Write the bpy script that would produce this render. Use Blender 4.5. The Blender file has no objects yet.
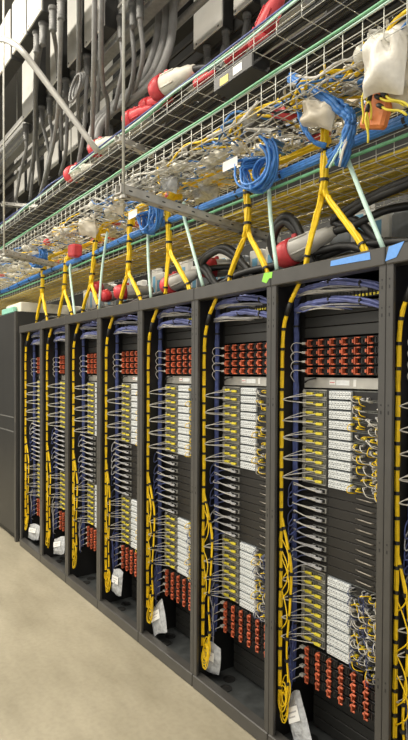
import bpy, bmesh, math, random
from mathutils import Vector, Matrix

scene = bpy.context.scene
COL = scene.collection

# ------------------------------------------------------------------ camera
F, CX, CY = 550.0, 204.0, 383.6
PHI, PITCH, ROLL = math.radians(35.7), math.radians(-1.0), math.radians(0.26)
CAM = Vector((1.222, -1.676, 1.692))
_d = Vector((-math.cos(PHI), math.sin(PHI), 0)); _r = Vector((math.sin(PHI), math.cos(PHI), 0)); _u = Vector((0, 0, 1))
_d2 = _d*math.cos(PITCH) + _u*math.sin(PITCH); _u2 = _u*math.cos(PITCH) - _d*math.sin(PITCH)
_r3 = _r*math.cos(ROLL) + _u2*math.sin(ROLL); _u3 = _u2*math.cos(ROLL) - _r*math.sin(ROLL)
cam = bpy.data.cameras.new('camera'); camo = bpy.data.objects.new('camera', cam); COL.objects.link(camo)
cam.sensor_fit = 'VERTICAL'; cam.sensor_height = 36.0; cam.sensor_width = 36.0*408/740
cam.lens = F*36.0/740; cam.shift_y = (CY-370)/740
cam.clip_start = 0.05; cam.clip_end = 100
m = Matrix((( _r3.x, _u3.x, -_d2.x, CAM.x), (_r3.y, _u3.y, -_d2.y, CAM.y), (_r3.z, _u3.z, -_d2.z, CAM.z), (0, 0, 0, 1)))
camo.matrix_world = m
scene.camera = camo

def P(px, py, y):
    """point where the ray through a photo pixel meets the vertical plane at depth y"""
    r = _d2*F + _r3*(px-CX) + _u3*(CY-py)
    return CAM + r*((y-CAM.y)/r.y)

# ------------------------------------------------------------------ world, light, exposure
w = bpy.data.worlds.new('hall'); scene.world = w; w.use_nodes = True
w.node_tree.nodes['Background'].inputs[0].default_value = (1.0, 0.96, 0.88, 1)
w.node_tree.nodes['Background'].inputs[1].default_value = 0.84
vs = scene.view_settings
vs.view_transform = 'Standard'; vs.look = 'None'; vs.gamma = 1.0; vs.use_curve_mapping = False; vs.exposure = 0.18
CEIL = 5.6
FIX = [(x, -1.75, 5.4) for x in (-7.0, -4.6, -2.2, 0.2, 2.6)] + [(x, -2.9, 4.3) for x in (-7.0, -4.6, -2.2, 0.2)] + [(x, 2.3, 5.2) for x in (-6.5, -3.5, -0.5)]  # low front row and rear row added to brighten rack interiors and overhead trays
for (x, y, z) in FIX:
    l = bpy.data.lights.new('luminaire_or_fill_light', 'AREA'); l.shape = 'RECTANGLE'; l.size = 1.9; l.size_y = 0.28
    l.energy = ({-7.0: 120, -4.6: 110, -2.2: 85, 0.2: 55, 2.6: 25}[x] if y > -2 else {-7.0: 55, -4.6: 60, -2.2: 60, 0.2: 45}[x]) if y < 0 else 85; l.color = (1.0, 0.93, 0.80)
    o = bpy.data.objects.new('luminaire_or_fill_light', l); COL.objects.link(o); o.location = (x, y, z-0.03)

# ------------------------------------------------------------------ materials
MATS = {}
def mat(name, rgb, rough=0.5, metal=0.0, var=0.12, scale=30.0, bump=0.0, trans=0.0, emit=None, objvar=0.0, spec=0.5, alpha=1.0):
    mt = bpy.data.materials.new(name); mt.use_nodes = True; nt = mt.node_tree
    b = nt.nodes['Principled BSDF']
    b.inputs['Roughness'].default_value = rough; b.inputs['Metallic'].default_value = metal
    b.inputs['Specular IOR Level'].default_value = spec
    if trans: b.inputs['Transmission Weight'].default_value = trans
    if alpha < 1: b.inputs['Alpha'].default_value = alpha
    tc = nt.nodes.new('ShaderNodeTexCoord'); nz = nt.nodes.new('ShaderNodeTexNoise')
    nz.inputs['Scale'].default_value = scale; nz.inputs['Detail'].default_value = 3
    nt.links.new(tc.outputs['Object'], nz.inputs['Vector'])
    rp = nt.nodes.new('ShaderNodeValToRGB')
    rp.color_ramp.elements[0].position = 0.3; rp.color_ramp.elements[1].position = 0.7
    rp.color_ramp.elements[0].color = tuple(c*(1-var) for c in rgb)+(1,)
    rp.color_ramp.elements[1].color = tuple(min(1, c*(1+var)) for c in rgb)+(1,)
    nt.links.new(nz.outputs['Fac'], rp.inputs['Fac'])
    out = rp.outputs['Color']
    if objvar:
        oi = nt.nodes.new('ShaderNodeObjectInfo'); mr = nt.nodes.new('ShaderNodeMapRange')
        mr.inputs['To Min'].default_value = 1-objvar; mr.inputs['To Max'].default_value = 1+objvar
        nt.links.new(oi.outputs['Random'], mr.inputs['Value'])
        hs = nt.nodes.new('ShaderNodeHueSaturation'); nt.links.new(mr.outputs[0], hs.inputs['Value'])
        nt.links.new(out, hs.inputs['Color']); out = hs.outputs['Color']
    nt.links.new(out, b.inputs['Base Color'])
    if bump:
        bp = nt.nodes.new('ShaderNodeBump'); bp.inputs['Strength'].default_value = bump; bp.inputs['Distance'].default_value = 0.01
        nt.links.new(nz.outputs['Fac'], bp.inputs['Height']); nt.links.new(bp.outputs['Normal'], b.inputs['Normal'])
    if emit:
        b.inputs['Emission Color'].default_value = emit[0]+(1,); b.inputs['Emission Strength'].default_value = emit[1]
    MATS[name] = mt
    return mt
mat('rack_metal', (0.080, 0.077, 0.072), 0.32, 0.25, 0.08, 12)
mat('rack_dark', (0.010, 0.010, 0.010), 0.5, 0.0, 0.15, 14)
mat('base_black', (0.050, 0.054, 0.055), 0.35, 0.0, 0.3, 18)
mat('blank_panel', (0.030, 0.030, 0.028), 0.45, 0.0, 0.12, 8)
mat('rubber', (0.012, 0.012, 0.012), 0.6)
mat('psu_black', (0.012, 0.012, 0.012), 0.4)
mat('orange', (0.56, 0.125, 0.055), 0.4, 0, 0.2, 40, objvar=0.2)
mat('server_grey', (0.30, 0.30, 0.28), 0.38, 0.35, 0.12, 25, objvar=0.1)
mat('server_face', (0.14, 0.145, 0.135), 0.4, 0.2, 0.35, 90)
mat('silver', (0.52, 0.51, 0.47), 0.35, 0.4, 0.08, 20)
mat('white_port', (0.80, 0.83, 0.84), 0.4, 0, 0.08, 60)
mat('white_plastic', (0.74, 0.73, 0.69), 0.4, 0, 0.06, 15)
mat('port_frame', (0.20, 0.22, 0.24), 0.45)
mat('slot_dark', (0.015, 0.015, 0.016), 0.5)
mat('unit_black', (0.020, 0.019, 0.018), 0.38, 0, 0.12, 10, objvar=0.1)
mat('lever', (0.33, 0.30, 0.26), 0.35, 0.6)
mat('yellow', (0.90, 0.60, 0.008), 0.42, 0, 0.12, 50)
mat('yellow_plug', (0.78, 0.66, 0.06), 0.4, 0, 0.1, 50)
mat('yellow_dull', (0.62, 0.46, 0.04), 0.5, 0, 0.3, 25)
mat('tie', (0.014, 0.014, 0.014), 0.5)
mat('blue_cable', (0.065, 0.090, 0.26), 0.45, 0, 0.25, 40)
mat('violet_cable', (0.17, 0.20, 0.46), 0.45, 0, 0.2, 40)
mat('navy_cable', (0.045, 0.06, 0.15), 0.5, 0, 0.25, 40)
mat('azure', (0.05, 0.20, 0.55), 0.4, 0, 0.2, 40, objvar=0.1)
mat('lead_white', (0.60, 0.58, 0.53), 0.45, 0, 0.1, 40)
mat('lead_grey', (0.42, 0.42, 0.43), 0.45, 0, 0.2, 40)
mat('mint', (0.54, 0.75, 0.67), 0.45, 0, 0.08, 30)
mat('green_cable', (0.16, 0.44, 0.24), 0.4, 0, 0.15, 30)
mat('wire', (0.60, 0.60, 0.55), 0.4, 0.3, 0.1, 30)
mat('galv', (0.50, 0.49, 0.455), 0.42, 0.25, 0.15, 20)
mat('pipe', (0.55, 0.54, 0.51), 0.4, 0.2, 0.08, 15)
mat('conduit', (0.21, 0.21, 0.207), 0.42, 0, 0.15, 25, objvar=0.25)
mat('black_cable', (0.022, 0.022, 0.022), 0.42, 0, 0.2, 25)
mat('tap_white', (0.80, 0.79, 0.75), 0.45, 0, 0.04, 6)
mat('tap_dark', (0.035, 0.035, 0.034), 0.5)
mat('busway', (0.30, 0.30, 0.29), 0.45, 0.3)
mat('plug_red', (0.62, 0.055, 0.065), 0.4, 0, 0.1, 30, objvar=0.12)
mat('plug_grey', (0.44, 0.43, 0.40), 0.45, 0, 0.06, 20)
mat('plug_white', (0.72, 0.69, 0.60), 0.45, 0, 0.06, 20)
mat('bag', (0.62, 0.64, 0.66), 0.18, 0, 0.25, 38, bump=0.9, trans=0.35)
mat('bag_white', (0.80, 0.77, 0.70), 0.35, 0, 0.12, 20, bump=0.5)
mat('thick_grey', (0.27, 0.27, 0.265), 0.42, 0, 0.1, 15)
mat('gland_grey', (0.16, 0.16, 0.155), 0.45)
mat('bag_cream', (0.66, 0.60, 0.49), 0.45, 0, 0.12, 20, bump=0.4)
mat('card', (0.72, 0.68, 0.56), 0.6, 0, 0.08, 10)
mat('paper', (0.82, 0.82, 0.80), 0.6, 0, 0.03)
mat('tape_blue', (0.13, 0.34, 0.80), 0.55, 0, 0.06, 60)
mat('tape_green', (0.30, 0.72, 0.08), 0.55, 0, 0.08, 60)
mat('label_yellow', (0.75, 0.62, 0.15), 0.5)
mat('cab_dark', (0.028, 0.028, 0.027), 0.42, 0, 0.1, 4)
mat('cab_line', (0.14, 0.14, 0.135), 0.4)
mat('teal', (0.25, 0.55, 0.44), 0.4)
mat('ceil', (0.16, 0.16, 0.155), 0.7, 0, 0.1, 2)
mat('wall_grey', (0.10, 0.10, 0.098), 0.6, 0, 0.15, 3)
mat('fixture', (0.7, 0.7, 0.68), 0.5)
mat('diffuser', (0.9, 0.9, 0.88), 0.5, emit=((1.0, 0.93, 0.82), 6.0))
mat('orange_card', (0.70, 0.22, 0.06), 0.5)
mat('sky_window', (0.20, 0.46, 0.68), 0.3)

# concrete floor
def floor_mat():
    mt = bpy.data.materials.new('concrete'); mt.use_nodes = True; nt = mt.node_tree; b = nt.nodes['Principled BSDF']
    tc = nt.nodes.new('ShaderNodeTexCoord')
    n1 = nt.nodes.new('ShaderNodeTexNoise'); n1.inputs['Scale'].default_value = 1.6; n1.inputs['Detail'].default_value = 6; n1.inputs['Roughness'].default_value = 0.6
    n2 = nt.nodes.new('ShaderNodeTexNoise'); n2.inputs['Scale'].default_value = 38; n2.inputs['Detail'].default_value = 4
    mp = nt.nodes.new('ShaderNodeMapping'); mp.inputs['Scale'].default_value = (0.6, 1.7, 1)
    nt.links.new(tc.outputs['Object'], mp.inputs[0]); nt.links.new(mp.outputs[0], n1.inputs['Vector']); nt.links.new(tc.outputs['Object'], n2.inputs['Vector'])
    r1 = nt.nodes.new('ShaderNodeValToRGB'); e = r1.color_ramp.elements
    e[0].position = 0.31; e[0].color = (0.275, 0.245, 0.175, 1); e[1].position = 0.71; e[1].color = (0.45, 0.405, 0.305, 1)
    nt.links.new(n1.outputs['Fac'], r1.inputs[0])
    mx = nt.nodes.new('ShaderNodeMix'); mx.data_type = 'RGBA'; mx.blend_type = 'MULTIPLY'; mx.inputs[0].default_value = 0.35
    nt.links.new(r1.outputs[0], mx.inputs[6]); nt.links.new(n2.outputs['Color'], mx.inputs[7])
    r2 = nt.nodes.new('ShaderNodeValToRGB'); r2.color_ramp.elements[0].color = (0.72, 0.72, 0.72, 1); r2.color_ramp.elements[0].position = 0.3; r2.color_ramp.elements[1].position = 0.6
    nt.links.new(n2.outputs['Fac'], r2.inputs[0]); nt.links.new(r2.outputs[0], mx.inputs[7])
    nt.links.new(mx.outputs[2], b.inputs['Base Color'])
    b.inputs['Roughness'].default_value = 0.42
    MATS['concrete'] = mt
floor_mat()

# ------------------------------------------------------------------ mesh builder
class MB:
    def __init__(s): s.v = []; s.f = []; s.mi = []; s.ms = []; s.sm = []
    def _m(s, name):
        if name not in s.ms: s.ms.append(name)
        return s.ms.index(name)
    def quad_mesh(s, vs_, fs, m_, smooth=False):
        o = len(s.v); k = s._m(m_); s.v += [tuple(v) for v in vs_]
        for f in fs: s.f.append(tuple(i+o for i in f)); s.mi.append(k); s.sm.append(smooth)
        return s
    def box(s, x0, x1, y0, y1, z0, z1, m_='rack_metal', c=0.0):
        if c <= 0:
            vs_ = [(x, y, z) for z in (z0, z1) for y in (y0, y1) for x in (x0, x1)]
            fs = [(0,2,3,1), (4,5,7,6), (0,1,5,4), (2,6,7,3), (0,4,6,2), (1,3,7,5)]
            return s.quad_mesh(vs_, fs, m_)
        bm = bmesh.new(); bmesh.ops.create_cube(bm, size=1)
        for v in bm.verts: v.co = Vector((x0+(v.co.x+.5)*(x1-x0), y0+(v.co.y+.5)*(y1-y0), z0+(v.co.z+.5)*(z1-z0)))
        bmesh.ops.bevel(bm, geom=bm.edges[:], offset=c, segments=1, affect='EDGES')
        bm.verts.index_update()
        s.quad_mesh([v.co for v in bm.verts], [tuple(v.index for v in f.verts) for f in bm.faces], m_); bm.free(); return s
    def tube(s, pts, r, n=6, m_='yellow', cap=True, closed=False):
        pts = [Vector(p) for p in pts]; k = len(pts); rr = r if isinstance(r, (list, tuple)) else [r]*k
        T = []
        for i in range(k):
            a = pts[(i-1) % k] if (closed or i > 0) else pts[i]; b = pts[(i+1) % k] if (closed or i < k-1) else pts[i]
            t = b-a; T.append(t.normalized() if t.length > 1e-9 else Vector((0, 0, 1)))
        ref = Vector((0, 0, 1)) if abs(T[0].z) < 0.9 else Vector((1, 0, 0))
        N = (ref - T[0]*ref.dot(T[0])).normalized(); vs_ = []
        for i in range(k):
            N = N - T[i]*N.dot(T[i])
            N = N.normalized() if N.length > 1e-6 else T[i].orthogonal().normalized()
            B = T[i].cross(N)
            for j in range(n):
                a = 2*math.pi*j/n; vs_.append(pts[i] + (N*math.cos(a) + B*math.sin(a))*rr[i])
        fs = []
        for i in range(k if closed else k-1):
            i2 = (i+1) % k
            for j in range(n): fs.append((i*n+j, i*n+(j+1) % n, i2*n+(j+1) % n, i2*n+j))
        s.quad_mesh(vs_, fs, m_, True)
        if cap and not closed:
            o = len(s.v)-len(vs_)
            s.f.append(tuple(o+j for j in range(n))[::-1]); s.mi.append(s._m(m_)); s.sm.append(False)
            s.f.append(tuple(o+(k-1)*n+j for j in range(n))); s.mi.append(s._m(m_)); s.sm.append(False)
        return s
    def build(s, name, parent=None, loc=(0, 0, 0)):
        o = bpy.data.objects.new(name, s.mesh(name)); COL.objects.link(o); o.location = loc
        if parent: o.parent = parent
        return o
    def mesh(s, name):
        me = bpy.data.meshes.new(name); me.from_pydata(s.v, [], s.f)
        for k in s.ms: me.materials.append(MATS[k])
        me.polygons.foreach_set('material_index', s.mi); me.polygons.foreach_set('use_smooth', s.sm)
        me.update(); return me
def curve(pts, k=5):
    """Catmull-Rom through pts"""
    p = [Vector(q) for q in pts]; p = [p[0]*2-p[1]] + p + [p[-1]*2-p[-2]]; out = []
    for i in range(1, len(p)-2):
        for j in range(k):
            t = j/k
            out.append(0.5*((2*p[i]) + (p[i+1]-p[i-1])*t + (2*p[i-1]-5*p[i]+4*p[i+1]-p[i+2])*t*t + (3*p[i]-p[i-1]-3*p[i+1]+p[i+2])*t**3))
    out.append(p[-2]); return out
def along(pts, step):
    """(point, tangent) every step metres"""
    out = []; acc = step*0.5; pos = 0
    for a, b in zip(pts[:-1], pts[1:]):
        L = (b-a).length
        while acc <= pos+L and L > 0:
            out.append((a + (b-a)*((acc-pos)/L), (b-a).normalized())); acc += step
        pos += L
    return out
def lathe(prof, n=16, axis='x', m_='plug_grey'):
    """prof: list of (pos, radius)"""
    vs_, fs = [], []
    for (p, r) in prof:
        for j in range(n):
            a = 2*math.pi*j/n; c, s_ = r*math.cos(a), r*math.sin(a)
            vs_.append((p, c, s_) if axis == 'x' else ((c, p, s_) if axis == 'y' else (c, s_, p)))
    k = len(prof)
    for i in range(k-1):
        for j in range(n): fs.append((i*n+j, i*n+(j+1) % n, (i+1)*n+(j+1) % n, (i+1)*n+j))
    fs.append(tuple(range(n))[::-1]); fs.append(tuple((k-1)*n+j for j in range(n)))
    return vs_, fs
def inst(me, name, parent=None, loc=(0, 0, 0), rz=0.0):
    o = bpy.data.objects.new(name, me); COL.objects.link(o); o.location = loc
    if rz: o.rotation_euler.z = rz
    if parent: o.parent = parent
    return o
def empty(name, loc=(0, 0, 0)):
    o = bpy.data.objects.new(name, None); COL.objects.link(o); o.location = loc; o.empty_display_size = 0.05; return o
def tag(o, label, cat, group=None, kind=None):
    o['label'] = label; o['category'] = cat
    if group: o['group'] = group
    if kind: o['kind'] = kind
    return o
def struct(o, label=None, cat=None):
    o['kind'] = 'structure'
    if label: o['label'] = label; o['category'] = cat
    return o
ORD = ['first', 'second', 'third', 'fourth', 'fifth', 'sixth', 'seventh', 'eighth', 'ninth', 'tenth', 'eleventh', 'twelfth', 'thirteenth', 'fourteenth', 'fifteenth',
       'sixteenth', 'seventeenth', 'eighteenth', 'nineteenth', 'twentieth'] 
ORD += ['twenty-'+w_ for w_ in ORD[:9]] + ['thirtieth'] + ['thirty-'+w_ for w_ in ORD[:9]]
RACK = {8: 'the rack cut by right edge', 7: 'the nearest full rack', 6: 'the second nearest full rack', 5: 'the third nearest full rack',
        4: 'the fourth nearest full rack', 3: 'the fifth nearest full rack', 2: 'the sixth nearest full rack', 1: 'the farthest open rack'}
def bx(i): return -0.6*(7-i) - 0.3          # bay centre
EQX = -0.022                                 # equipment sits a little left of the bay centre
E0 = 0.175                                    # equipment face depth

# ------------------------------------------------------------------ setting
struct(MB().box(-12, 6, -6, 6, -0.1, 0, 'concrete').build('floor'), 'beige polished concrete floor of the aisle with mottled stains', 'floor')
struct(MB().box(-12, 6, -6, 6, CEIL, CEIL+0.1, 'ceil').build('ceiling'), 'dark grey hall ceiling above the trays', 'ceiling')
struct(MB().box(-12, 6, 5.0, 5.1, 0, CEIL, 'wall_grey').build('wall_back'), 'dark grey wall far behind the racks', 'wall')
struct(MB().box(-12.1, -12, -6, 6, 0, CEIL, 'wall_grey').build('wall_left'), 'dark grey end wall beyond the closed cabinet', 'wall')

# aisle light fixtures, with two added fill rows in the same housings
fx = MB().box(-1.0, 1.0, -0.16, 0.16, 0.0, 0.07, 'fixture').mesh('housing')
fs_ = MB().tube([(0, 0, 0), (0, 0, CEIL-5.05)], 0.008, 6, 'galv').mesh('stem')
for k, (x, y, z) in enumerate(FIX):
    r = tag(empty('luminaire_or_fill', (x, y, z)), 'white linear luminaire, low front row and rear row added as fill lamps', 'light', 'linear luminaires')
    inst(fx, 'housing', r); o = inst(fs_, 'stem', r, (0, 0, 0.06)); o.scale.z = (CEIL-z-0.06)/(CEIL-5.05)

# ------------------------------------------------------------------ racks
H = 2.15
def mesh_rack_post():
    b = MB().box(0, 0.0295, 0, 0.016, 0.0, H-0.004, 'rack_metal', 0.002)
    for z in (0.55, 1.05, 1.55, 1.90, 2.0):
        b.box(0.012, 0.017, -0.0008, 0.001, z, z+0.012, 'slot_dark')
        b.box(0.012, 0.017, -0.0008, 0.001, z+0.03, z+0.036, 'slot_dark')
    return b.mesh('post')
M_post = mesh_rack_post()
M_bar = MB().box(-0.298, 0.298, -0.006, 0.06, H-0.066, H, 'rack_metal', 0.004).mesh('top_bar')
M_sill = MB().box(-0.298, 0.298, -0.006, 0.05, 0.0, 0.07, 'rack_metal', 0.004).mesh('sill')
M_base = MB().box(-0.295, 0.295, 0.05, 1.0, 0.02, 0.032, 'base_black').mesh('base_panel')
M_side = MB().box(0, 0.006, 0.016, 1.0, 0.03, H-0.01, 'rack_dark').mesh('side_panel')
M_rear = MB().box(-0.292, 0.292, 1.0, 1.02, 0.0, H, 'rack_dark').mesh('rear_door')
M_lightlid = MB().box(-0.292, 0.292, 0.16, 1.0, H-0.012, H-0.002, 'rack_dark').mesh('unseen_light_lid')  # unseen lid added to keep light from above out of the bays
def mesh_rail():
    b = MB().box(-0.012, 0.012, 0, 0.03, 0.33, H-0.03, 'rack_dark')
    for k in range(13, 90):
        b.box(-0.004, 0.004, -0.0008, 0.001, 0.07+k*0.0222, 0.079+k*0.0222, 'slot_dark')
    return b.mesh('mounting_rail')
M_rail = mesh_rail()
def mesh_blank(h, d=0.012):
    return MB().box(-0.24, 0.24, 0, d, 0, h-0.003, 'blank_panel', 0.0015).mesh('blanking_panel')
M_blank = mesh_blank(0.046)
vs_, fs2 = lathe([(0, 0.0), (0.0, 0.034), (0.004, 0.034), (0.004, 0.026), (0.0015, 0.025), (0.0015, 0.0)], 14, 'z')
M_grom = MB().quad_mesh(vs_, fs2, 'rubber').mesh('cable_grommet')
vs_, fs2 = lathe([(0, 0.011), (0.03, 0.011), (0.03, 0.02), (0.038, 0.02)], 10, 'z')
M_foot = MB().quad_mesh(vs_, fs2, 'rubber').mesh('foot')
RACKS = {}
for i in range(1, 9):
    r = tag(empty('equipment_rack', (bx(i), 0, 0)), 'open dark grey equipment rack frame of ' + RACK[i] if i > 1 else 'open dark grey rack frame beside the closed black cabinet', 'rack', 'row of open racks')
    RACKS[i] = r
    inst(M_post, 'post', r, (-0.299, 0, 0)); inst(M_post, 'post', r, (0.2695, 0, 0))
    inst(M_post, 'post', r, (-0.299, 0.94, 0)); inst(M_post, 'post', r, (0.2695, 0.94, 0))
    inst(M_bar, 'top_bar', r); inst(M_sill, 'sill', r)
    bp = inst(M_base, 'base_panel', r)
    for (gx, gy) in ((-0.14, 0.10), (0.19, 0.12), (-0.20, 0.17)): inst(M_grom, 'cable_grommet', bp, (gx, gy, 0.032))
    inst(M_side, 'side_panel', r, (-0.297, 0, 0)); inst(M_side, 'side_panel', r, (0.291, 0, 0))
    inst(M_rear, 'rear_door', r); inst(M_lightlid, 'unseen_light_lid', r)
    inst(M_rail, 'mounting_rail', r, (EQX-0.2555, E0+0.003, 0)); inst(M_rail, 'mounting_rail', r, (EQX+0.2555, E0+0.003, 0))
    for k in range(3): inst(M_blank, 'blanking_panel', r, (EQX, E0, 1.858+k*0.0475)).scale.z = 1.03
    for k in range(5): inst(M_blank, 'blanking_panel', r, (EQX, 0.25, 0.042+k*0.049)).scale.z = 1.03

# --------------------------------------------------- power shelves with orange latches
M_psh = MB().box(-0.2415, 0.2415, 0.004, 0.5, 0.001, 0.038, 'psu_black').box(-0.24, -0.215, -0.004, 0.004, 0.004, 0.034, 'unit_black').mesh('shelf_body')
def mesh_module():
    b = MB().box(-0.0295, 0.0295, -0.012, 0.004, 0.002, 0.036, 'psu_black', 0.002)
    vs_, fs2 = lathe([(-0.012, 0.015), (-0.017, 0.015), (-0.017, 0.012), (-0.0135, 0.011), (-0.0135, 0.0)], 12, 'y', 'rubber')
    b.quad_mesh([(x+0.014, y, z+0.019) for (x, y, z) in vs_], fs2, 'rubber')
    b.box(0.011, 0.017, -0.018, -0.012, 0.008, 0.030, 'unit_black')
    return b.mesh('power_module')
M_mod = mesh_module()
def mesh_latch():
    b = MB()
    b.box(-0.029, -0.023, -0.028, -0.012, 0.012, 0.025, 'orange')               # tab
    b.box(-0.015, -0.009, -0.034, -0.012, 0.004, 0.034, 'orange', 0.0015)        # upright
    b.box(-0.009, 0.010, -0.030, -0.020, 0.029, 0.034, 'orange', 0.001)       # upper hook
    b.box(-0.009, 0.010, -0.030, -0.020, 0.004, 0.009, 'orange', 0.001)       # lower hook
    return b.mesh('latch')
M_latch = mesh_latch()
M_latch2 = MB().box(-0.013, -0.0065, -0.036, -0.012, 0.003, 0.036, 'orange', 0.002).box(-0.0065, 0.010, -0.036, -0.028, 0.029, 0.036, 'orange', 0.0015).box(-0.0065, 0.006, -0.034, -0.028, 0.003, 0.010, 'orange', 0.0015).box(-0.028, -0.013, -0.024, -0.012, 0.012, 0.021, 'orange', 0.0015).mesh('latch')
def power_shelf(i, z, k, which):
    r = tag(empty('power_shelf', (bx(i)+EQX, E0, z)), 'black power shelf with orange latches, %s from top, %s block, %s' % (ORD[k], which, RACK[i][4:]), 'power shelf', 'orange latched power shelves')
    inst(M_psh, 'shelf_body', r)
    r.scale.z = 1.031
    for c in range(7):
        mo = inst(M_mod, 'power_module', r, (-0.180+c*0.0655, 0, 0))
        inst(M_latch if which == 'upper' else M_latch2, 'latch', mo)

# --------------------------------------------------- servers
SP = 0.0428
def mesh_body():
    b = MB().box(-0.2225, 0.2225, 0.0, 0.55, 0.0, SP-0.003, 'server_grey')
    b.box(-0.2415, 0.2415, -0.004, 0.0, 0.0, SP-0.003, 'server_face')
    b.box(-0.2415, -0.102, -0.007, -0.004, 0.0, 0.006, 'silver'); b.box(-0.2415, -0.102, -0.006, -0.004, SP-0.008, SP-0.003, 'silver')
    b.box(-0.099, -0.089, -0.0055, -0.004, 0.001, SP-0.004, 'slot_dark')
    b.box(0.045, 0.225, -0.0052, -0.004, 0.004, SP-0.007, 'slot_dark')
    return b.mesh('body')
M_body = mesh_body()
def mesh_cage():
    b = MB()
    for x in (0.0,): b.box(x, x+0.032, -0.010, -0.004, 0.008, 0.028, 'server_grey', 0.001).box(x+0.003, x+0.029, -0.0112, -0.0095, 0.011, 0.025, 'slot_dark')
    return b.mesh('optic_cage')
M_cage = mesh_cage()
def mesh_ports():
    b = MB().box(-0.057, 0.064, -0.010, -0.004, 0.001, SP-0.004, 'port_frame')
    for c in range(8):
        for q in range(2):
            x = -0.0555+c*0.01495; z = 0.003+q*0.0175
            b.box(x, x+0.0125, -0.020, -0.010, z, z+0.0150, 'white_port')
            b.box(x+0.003, x+0.0095, -0.0205, -0.0195, z+0.004, z+0.008, 'port_frame')
    return b.mesh('port_block')
M_ports = mesh_ports()
M_ear = MB().box(-0.008, 0.008, -0.012, 0.0, 0.004, SP-0.007, 'silver', 0.0015).mesh('ear')
rng = random.Random(4)
def cord_mesh(col, n, seed, hang=0.03):
    q = random.Random(seed); b = MB()
    for k in range(n):
        x0 = q.uniform(0.045, 0.20); z0 = q.uniform(0.006, 0.032); x1 = min(0.245, x0+q.uniform(0.01, 0.06))
        dz = q.uniform(-hang, 0.012); d = -q.uniform(0.025, 0.055)
        b.tube(curve([(x0, -0.004, z0), (x0+0.002, d*0.7, z0+q.uniform(-.003, .003)), ((x0+x1)/2, d, z0+dz), (x1, -0.012, z0+dz*1.2-0.004)], 3), 0.0021, 4, col)
        b.box(x0-0.005, x0+0.005, -0.020, -0.004, z0-0.004, z0+0.004, 'yellow_plug' if col == 'yellow' else 'lead_grey')
    return b.mesh('patch_cord')
M_cy = [cord_mesh('yellow', 3, s) for s in range(5)]
M_cw = [cord_mesh('lead_white', 5, 20+s) for s in range(6)]
M_cg = [cord_mesh('navy_cable', 4, 40+s, 0.045) for s in range(4)]
def server(i, z, k, n, which):
    r = tag(empty('server', (bx(i)+EQX, E0, z)), 'grey server with white ports, %s from top, %s group, %s' % (ORD[k], which, RACK[i][4:]), 'server', 'white ported servers')
    inst(M_body, 'body', r); inst(M_cage, 'optic_cage', r, (-0.198, 0, 0)); inst(M_cage, 'optic_cage', r, (-0.141, 0, 0)); inst(M_ports, 'port_block', r, (-0.019, 0, 0))
    inst(M_ear, 'ear', r, (-0.232, 0, 0)); inst(M_ear, 'ear', r, (0.232, 0, 0))
    q = rng
    cs = [inst(q.choice(M_cy), 'patch_cord', r), inst(q.choice(M_cw), 'patch_cord', r)]
    if which == 'lower': cs += [inst(q.choice(M_cg), 'patch_cord', r), inst(q.choice(M_cw), 'patch_cord', r)]
    for o in cs: o['kind'] = 'stuff'
# --------------------------------------------------- black units
def mesh_ub():
    b = MB().box(-0.2225, 0.2225, 0.0, 0.55, 0.0, 0.0385, 'unit_black').box(-0.2415, 0.2415, -0.005, 0.0, 0.0, 0.0388, 'unit_black', 0.001)
    b.box(-0.088, -0.084, -0.0056, -0.005, 0.0, 0.0385, 'slot_dark')
    return b.mesh('body')
M_ub = mesh_ub()
M_ubp = MB().box(-0.150, -0.072, -0.014, -0.005, 0.009, 0.030, 'server_grey', 0.001).box(-0.145, -0.115, -0.0146, -0.0135, 0.012, 0.027, 'slot_dark').box(-0.108, -0.078, -0.0146, -0.0135, 0.012, 0.027, 'slot_dark').mesh('optic_cage')
M_lev = MB().tube([(0.085, -0.006, 0.020), (0.105, -0.014, 0.021), (0.165, -0.016, 0.019), (0.178, -0.006, 0.018)], 0.0028, 6, 'lever').mesh('lever')
def black_unit(i, z, k):
    r = tag(empty('network_switch', (bx(i)+EQX, E0, z)), 'black switch with grey lever, %s from top in %s' % (ORD[k], RACK[i]), 'switch', 'black switches between server groups')
    inst(M_ub, 'body', r); inst(M_ubp, 'optic_cage', r, (-0.020, 0, 0)); inst(M_lev, 'lever', r, (-0.02, 0, 0)); r.scale.z = 1.031
# --------------------------------------------------- silver management unit
def mesh_silver():
    b = MB().box(-0.2415, 0.2415, 0.0, 0.5, 0.0, 0.047, 'silver', 0.002)
    return b.mesh('body')
M_silver = mesh_silver()
M_slab = MB().box(-0.055, -0.022, -0.0012, 0.001, 0.016, 0.036, 'paper').box(-0.018, 0.055, -0.0012, 0.001, 0.014, 0.036, 'white_port').box(0.075, 0.09, -0.0012, 0.001, 0.010, 0.040, 'paper').box(-0.052, -0.026, -0.0016, -0.001, 0.024, 0.027, 'plug_red').mesh('label_strip')
M_shook = MB().tube(curve([(-0.235, -0.002, 0.030), (-0.215, -0.022, 0.024), (-0.19, -0.03, 0.034), (-0.165, -0.004, 0.044)], 4), 0.0035, 6, 'tie').mesh('cable_hook')
# --------------------------------------------------- patch panel at the top
def mesh_pp():
    b = MB().box(-0.2415, 0.2415, 0.0, 0.10, 0.0, 0.040, 'blank_panel')
    for c in range(24):
        b.box(-0.215+c*0.0182, -0.215+c*0.0182+0.011, -0.004, 0.0, 0.016, 0.032, 'slot_dark')
        b.box(-0.215+c*0.0182+0.001, -0.215+c*0.0182+0.010, -0.006, -0.003, 0.004, 0.014, 'yellow_plug' if c > 11 else 'lead_white')
    return b.mesh('panel')
M_pp = mesh_pp()

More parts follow.
